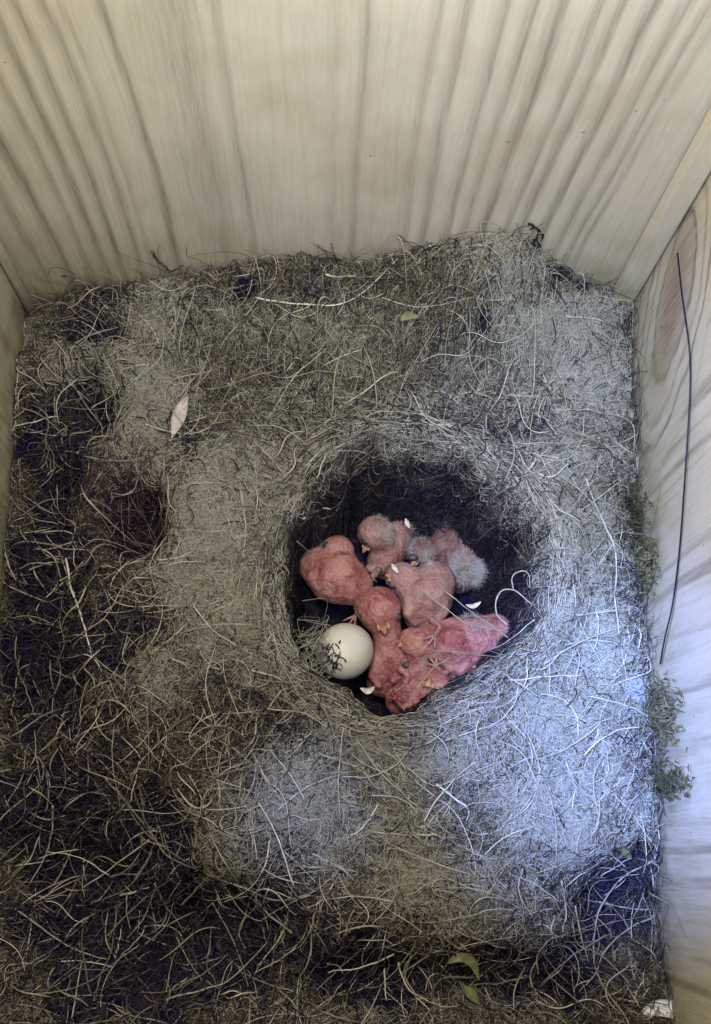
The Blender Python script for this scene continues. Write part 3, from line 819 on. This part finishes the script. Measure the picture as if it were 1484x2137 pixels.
nestling('reddish chick lying lowest against the near rim, below the large pink one',
         [[(838, 1462, Zc - .003, 34), (868, 1452, Zc - .001, 46), (910, 1452, Zc - .001, 50), (938, 1462, Zc - .003, 36)], [(880, 1430, Zc, 34), (866, 1396, Zc + .001, 33)],
          [(905, 1425, Zc + .002, 30), (918, 1440, Zc + .003, 30)], [(848, 1440, Zc + .003, 15), (830, 1462, Zc + .002, 11), (842, 1480, Zc, 7)]],
         M_SKIN[0], eyes=[(908, 1445, Zc + .0062, 9), (850, 1388, Zc + .0040, 9)], beak_=((893, 1432, Zc + .0055), (900, 1404, Zc + .0065), 14), downs=[(866, 1380, Zc + .003, 18, 30, .004)],
         legs=[[(860, 1468, Zc + .003), (840, 1475, Zc + .004), (828, 1462, Zc + .004)]])

# ------------------------------------------------------------------ the egg
t = NT('egg_shell', .45, .35); p = t.coords()
sp = t.maprange(t.noise(p, 750, 2, .5), .66, .72, 0, .5)
c0 = t.mix(t.maprange(t.noise(p, 130, 3), .3, .7), (.52, .48, .39, 1), (.60, .57, .48, 1))
t.color(t.mix(sp, c0, (.42, .27, .17, 1))); t.bump(t.noise(p, 2500, 2), .12, .0003)
ec = at_z(716, 1361, -.0155); er = 57 * PXM
ax = np.array(ray(716, 1361)); ax = -ax / np.linalg.norm(ax); ax = ax * .8 + np.array([-.45, -.25, 0]); ax /= np.linalg.norm(ax)
s1 = np.cross(ax, (0, 1, 0)); s1 /= np.linalg.norm(s1); s2 = np.cross(ax, s1)
V_, F_ = [], []
NL, NR = 28, 36
for i in range(NL + 1):
    a = math.pi * i / NL; zz = -math.cos(a) * 1.18 * er; rr = math.sin(a) * er * (1 + .10 * math.cos(a))
    for k in range(NR):
        b = 2 * math.pi * k / NR; V_.append(ec - ax * zz * 1.0 + s1 * rr * math.cos(b) + s2 * rr * math.sin(b) - ax * er * .22)
for i in range(NL):
    for k in range(NR): F_.append((i * NR + k, i * NR + (k + 1) % NR, (i + 1) * NR + (k + 1) % NR, (i + 1) * NR + k))
tag(mesh_obj('egg', V_, F_, t.m), 'single unhatched creamy white egg at the cup edge with dark moss across it', 'egg')
M_TWIG = simple('dark_moss_stem', [(0, (.010, .009, .012, 1)), (1, (.035, .028, .026, 1))], .8, 900)


def on_egg(px, py, off=.0002):
    r = np.array(ray(px, py)); r /= np.linalg.norm(r); c = ec + ax * er * .22 * 0 - CAM; b = r.dot(c); dd = c.dot(c) - b * b; q = er * 1.02
    if dd >= q * q: return CAM + r * b
    return CAM + r * (b - math.sqrt(q * q - dd)) - r * off


def sprig(name, paths, r, mat, fn, label, cat, parent_z=None, group=None):
    V_, F_ = [], []
    for ps in paths:
        P = catmull([fn(*q) for q in ps], 5 * len(ps)); P = P + RNG.normal(0, .00009, P.shape)
        v, f = tube_geo(P, r * (1 - .6 * np.linspace(0, 1, len(P))), 5); b = len(V_); V_ += list(v); F_ += [tuple(b + i for i in q) for q in f]
    return tag(mesh_obj(name, V_, F_, mat), label, cat, group)


sprig('moss_sprig', [[(648, 1330), (666, 1340), (676, 1352), (690, 1350), (698, 1362), (706, 1370), (702, 1380), (712, 1388), (715, 1397)], [(676, 1352), (669, 1364), (674, 1375)], [(690, 1350), (697, 1341)],
                     [(698, 1362), (688, 1370), (691, 1382), (683, 1391)], [(706, 1370), (717, 1374), (722, 1381)], [(702, 1380), (694, 1392), (699, 1405)], [(666, 1340), (663, 1353), (654, 1360)], [(691, 1382), (701, 1387)],
                     [(683, 1391), (677, 1403)], [(669, 1364), (660, 1372), (662, 1384)]] + [(lambda a, b, c, d: [(a, b), (a + c * .5 + RNG.normal(0, 3), b + d * .5 + RNG.normal(0, 3)), (a + c, b + d)])(RNG.normal(688, 13), RNG.normal(1376, 14), RNG.normal(0, 9), RNG.normal(0, 9)) for _ in range(34)],
      .00014, M_TWIG, on_egg, 'dark branching moss sprig lying across the white egg', 'moss sprig')

# pale hairs of the rim closing over the egg's outer side
n = 90; P = np.zeros((n, 7, 3))
for i in range(n):
    y0 = RNG.uniform(1310, 1425); a0 = at_z(RNG.uniform(610, 655), y0 + RNG.normal(0, 25), -.002); a2 = on_egg(RNG.uniform(652, 686) + abs(y0 - 1366) * .2, y0 + RNG.normal(0, 25), .0004)
    a1 = .5 * (a0 + a2) + np.array([0, 0, .0016]) + RNG.normal(0, .0015, 3); P[i] = catmull([a0, a1, a2], 7)
stuff(hair_obj('rim_wisps', P, np.full((n, 7), .00004), M_WOOL, nest))

# ------------------------------------------------------------------ loose bits
M_CHIP = simple('shell_chip', [(0, (.40, .36, .30, 1)), (1, (.66, .62, .55, 1))], .6, 700)


def leaflet(name, path, width, mat, fn, label, cat, curl=.25, group=None, thick=.00012, vein=None, pw=.9):
    """a thin curved blade with its own thickness, along a path"""
    P = catmull([fn(*q) for q in path], 14); T = np.gradient(P, axis=0); V_ = []; F_ = []
    for side in (1, -1):
        for i in range(14):
            f = i / 13; tn = T[i] / np.linalg.norm(T[i]); v = CAM - P[i]; v /= np.linalg.norm(v); s = np.cross(tn, v); s /= np.linalg.norm(s); nrm = np.cross(s, tn)
            wd = width * (math.sin(math.pi * (f * .96 + .02)) ** pw)
            for k in range(5):
                q = k / 2 - 1; V_.append(P[i] + s * q * wd + nrm * (curl * wd * q * q + side * thick))
    for h in (0, 70):
        for i in range(13):
            for k in range(4):
                q = (h + i * 5 + k, h + i * 5 + k + 1, h + i * 5 + k + 6, h + i * 5 + k + 5); F_.append(q if h else q[::-1])
    for i in range(13):
        F_.append((i * 5, i * 5 + 5, 75 + i * 5, 70 + i * 5)); F_.append((i * 5 + 4, 74 + i * 5, 79 + i * 5, i * 5 + 9))
    o = tag(mesh_obj(name, V_, F_, mat), label, cat, group)
    if vein:
        Vv, Ff = tube_geo(P, np.linspace(.00018, .00010, 14), 5); mesh_obj('midrib', Vv, Ff, vein, o)
    return o


def on(z): return lambda a, b: at_z(a, b, z)


chips = 'white flecks between the chicks'
leaflet('shell_chip', [(846, 1082), (850, 1092), (855, 1103)], .00055, M_CHIP, on(-.0245), 'bright white fleck on the downy-crowned chick near the far rim', 'shell chip', .5, chips)
leaflet('shell_chip', [(817, 1176), (824, 1186), (832, 1196)], .00055, M_CHIP, on(-.0175), 'white fleck in the middle of the huddle above the glossy head', 'shell chip', .5, chips)
leaflet('shell_chip', [(972, 1262), (988, 1265), (1004, 1256)], .00055, M_CHIP, on(-.0150), 'crescent white fleck under the largest puff of down', 'shell chip', .7, chips)
leaflet('shell_chip', [(752, 1436), (768, 1442), (782, 1433)], .0007, M_CHIP, on(-.0150), 'tan fleck below the egg at the near rim', 'shell chip', .5, chips)
M_PETAL = simple('dry_bract', [(0, (.32, .27, .24, 1)), (1, (.48, .42, .385, 1))], .7, 500)
M_RIB = simple('dry_midrib', [(0, (.20, .14, .11, 1)), (1, (.28, .2, .16, 1))], .7, 500)
leaflet('dry_leaf', [(392, 824), (380, 850), (368, 885), (358, 916)], .00150, M_PETAL, on(float(surf(375, 870, .0034)[2])), 'pointed pinkish-white dry leaf lying on the pale wool', 'dry leaf', .3, vein=M_RIB, pw=1.3)
M_LEAFY = simple('yellow_green_leaf', [(0, (.12, .12, .055, 1)), (1, (.21, .20, .10, 1))], .6, 500)
M_LEAFG = simple('green_leaf', [(0, (.06, .075, .03, 1)), (1, (.13, .145, .06, 1))], .6, 500)
leaflet('leaf_blade', [(935, 2010), (958, 1998), (985, 2008), (1000, 2045)], .0010, M_LEAFY, lambda a, b: surf(a, b, .004), 'curled yellow-green leaf blade among the dark stems near the front board', 'leaf', .4, vein=M_LEAFG)
leaflet('leaf_blade', [(968, 2056), (985, 2075), (1002, 2098)], .0011, M_LEAFG, lambda a, b: surf(a, b, .004), 'small upright green leaf below the curled yellow-green one', 'leaf', .4, vein=M_LEAFY)
leaflet('leaf_blade', [(836, 668), (852, 658), (874, 662)], .0009, M_LEAFY, lambda a, b: surf(a, b, .003), 'tiny pale yellow leaf scrap near the back board', 'leaf', .4)
leaflet('leaf_blade', [(1298, 1765), (1305, 1778), (1318, 1792)], .0008, M_LEAFG, lambda a, b: surf(a, b, .003), 'tiny grey-green leaf in the dark corner behind the white flake', 'leaf', .3)
leaflet('bark_flake', [(1330, 2122), (1370, 2104), (1415, 2110), (1440, 2128)], .0016, simple('pale_flake', [(0, (.55, .55, .55, 1)), (1, (.72, .72, .72, 1))], .7, 300), on(.004), 'white flake at the foot of the front corner', 'flake', .25, thick=.0004)
# the black thread hanging down the knotty side
off = .0006
pth = [(1414, 528), (1424, 620), (1438, 720), (1441, 800), (1436, 900), (1428, 1020), (1418, 1150), (1404, 1260), (1388, 1330), (1378, 1385)]
P = catmull([at_x(a, b, XR - off - .0008 * abs(math.sin(i))) for i, (a, b) in enumerate(pth)], 60)
v, f = tube_geo(P, np.full(60, .00016) * (1 + .2 * np.sin(np.linspace(0, 3, 60))), 6)
tag(mesh_obj('black_strand', v, f, simple('black_horsehair', [(0, (.006, .006, .016, 1)), (1, (.012, .012, .022, 1))], .4, 300)), 'long thin black hair hanging against the knotty side board', 'hair strand')


def wall_b(a, b): p = at_y(a, b, YB); p[1] -= .0007; return p


def wall_r(a, b): p = at_x(a, b, XR); p[0] -= .0012; return p


sprig('moss_sprig', [[(1102, 460), (1115, 466), (1124, 476), (1120, 492), (1128, 508)], [(1115, 466), (1108, 472)], [(1124, 476), (1133, 484), (1130, 496)], [(1120, 492), (1112, 500), (1122, 512)], [(1126, 505), (1112, 524), (1108, 535)]],
      .00030, M_TWIG, wall_b, 'small black moss sprig clinging to the back board', 'moss sprig')
sprig('twig', [[(318, 518), (328, 535), (345, 550), (356, 560), (370, 555), (384, 545)]], .00032, simple('brown_twig', [(0, (.05, .035, .02, 1)), (1, (.09, .07, .04, 1))]), wall_b, 'bent dark twig leaning on the back board above the pale wool', 'twig')


def moss_clump(cx, cy, rx, ry, n, cols, label, fn):
    V_, F_ = [], []
    c0 = fn(cx, cy)
    for k in range(n * 3):
        a = RNG.uniform(0, 6.28); q = min(abs(RNG.normal(0, .55)), 1.05); p0 = fn(cx + math.cos(a) * q * rx, cy + math.sin(a) * q * ry)
        d = RNG.normal(0, 1, 3); d /= np.linalg.norm(d); d = d * .8 + np.array([-.35, 0, .4]); L = RNG.uniform(.0007, .0024); w1 = np.cross(d, RNG.normal(0, 1, 3)); w1 /= np.linalg.norm(w1); w1 *= RNG.uniform(.00012, .00030)
        p1 = p0 + d * L * .55; p2 = p0 + d * L + RNG.normal(0, .0006, 3); b = len(V_); n1 = np.cross(w1, d); n1 = n1 / np.linalg.norm(n1) * .00008
        V_ += [p0 - w1 * .4, p0 + w1 * .4, p1 + w1 + n1, p1 - w1 + n1, p2, p1 - n1 * 2]
        F_ += [(b, b + 1, b + 2, b + 3), (b + 3, b + 2, b + 4), (b, b + 5, b + 1), (b + 1, b + 5, b + 2), (b + 3, b + 5, b), (b + 2, b + 5, b + 4), (b + 4, b + 5, b + 3)]
    V_ = [np.array([min(max(v_[0], XL + .0003), XR - .0003), min(v_[1], YB - .0003), v_[2]]) for v_ in V_]
    return tag(mesh_obj('moss_clump', V_, F_, simple('moss_leaf', cols, .85, 500), smooth=False), label, 'moss clump', 'moss clumps along the knotty side board')


GRN = [(0, (.014, .017, .008, 1)), (1, (.07, .07, .03, 1))]
OLV = [(0, (.035, .03, .013, 1)), (1, (.14, .12, .055, 1))]
moss_clump(1318, 1085, 52, 80, 260, GRN, 'dark green moss clump on the nest edge beside the black hair', wall_r)
moss_clump(1362, 1185, 26, 66, 120, OLV, 'thin olive moss clump just below the dark green one', wall_r)
moss_clump(1392, 1490, 44, 80, 200, [(0, (.03, .028, .012, 1)), (1, (.14, .115, .06, 1))], 'brown moss clump under the end of the black hair', wall_r)
moss_clump(1402, 1630, 52, 40, 120, GRN, 'green moss clump stuck on the pale side board, lower than the brown one', wall_r)
M_FLUFF = fibre_mat('white_fluff', [(0, (.30, .30, .30, 1)), (1, (.46, .46, .46, 1))])


def fluff(cx, cy, r, n, label, z):
    c = at_z(cx, cy, z); c[0] = min(c[0], XR - r * 1.05); v = RNG.normal(0, 1, (n, 3)); v /= np.linalg.norm(v, axis=1)[:, None]
    P = np.zeros((n, 8, 3)); q = c + v * r * RNG.random((n, 1)) ** .4; d = RNG.normal(0, 1, (n, 3))
    for i in range(8):
        P[:, i] = q; d += RNG.normal(0, .6, (n, 3)) - (q - c) / r * .5; d /= np.linalg.norm(d, axis=1)[:, None]; q = q + d * r * .18
    P[:, :, 0] = np.clip(P[:, :, 0], XL + .0003, XR - .0003)
    return tag(hair_obj('fluff_ball', P, np.full((n, 8), .00003), M_FLUFF, None), label, 'fluff', 'white fluff balls at the nest edge')


fluff(1378, 1440, .0030, 700, 'white fluff ball below the end of the black hair', .004)
fluff(1332, 802, .0026, 500, 'small white fluff ball at the nest edge below the knot', .003)
fluff(1275, 790, .0016, 250, 'tiny white fluff ball on the grey wool near the knotty board', .003)
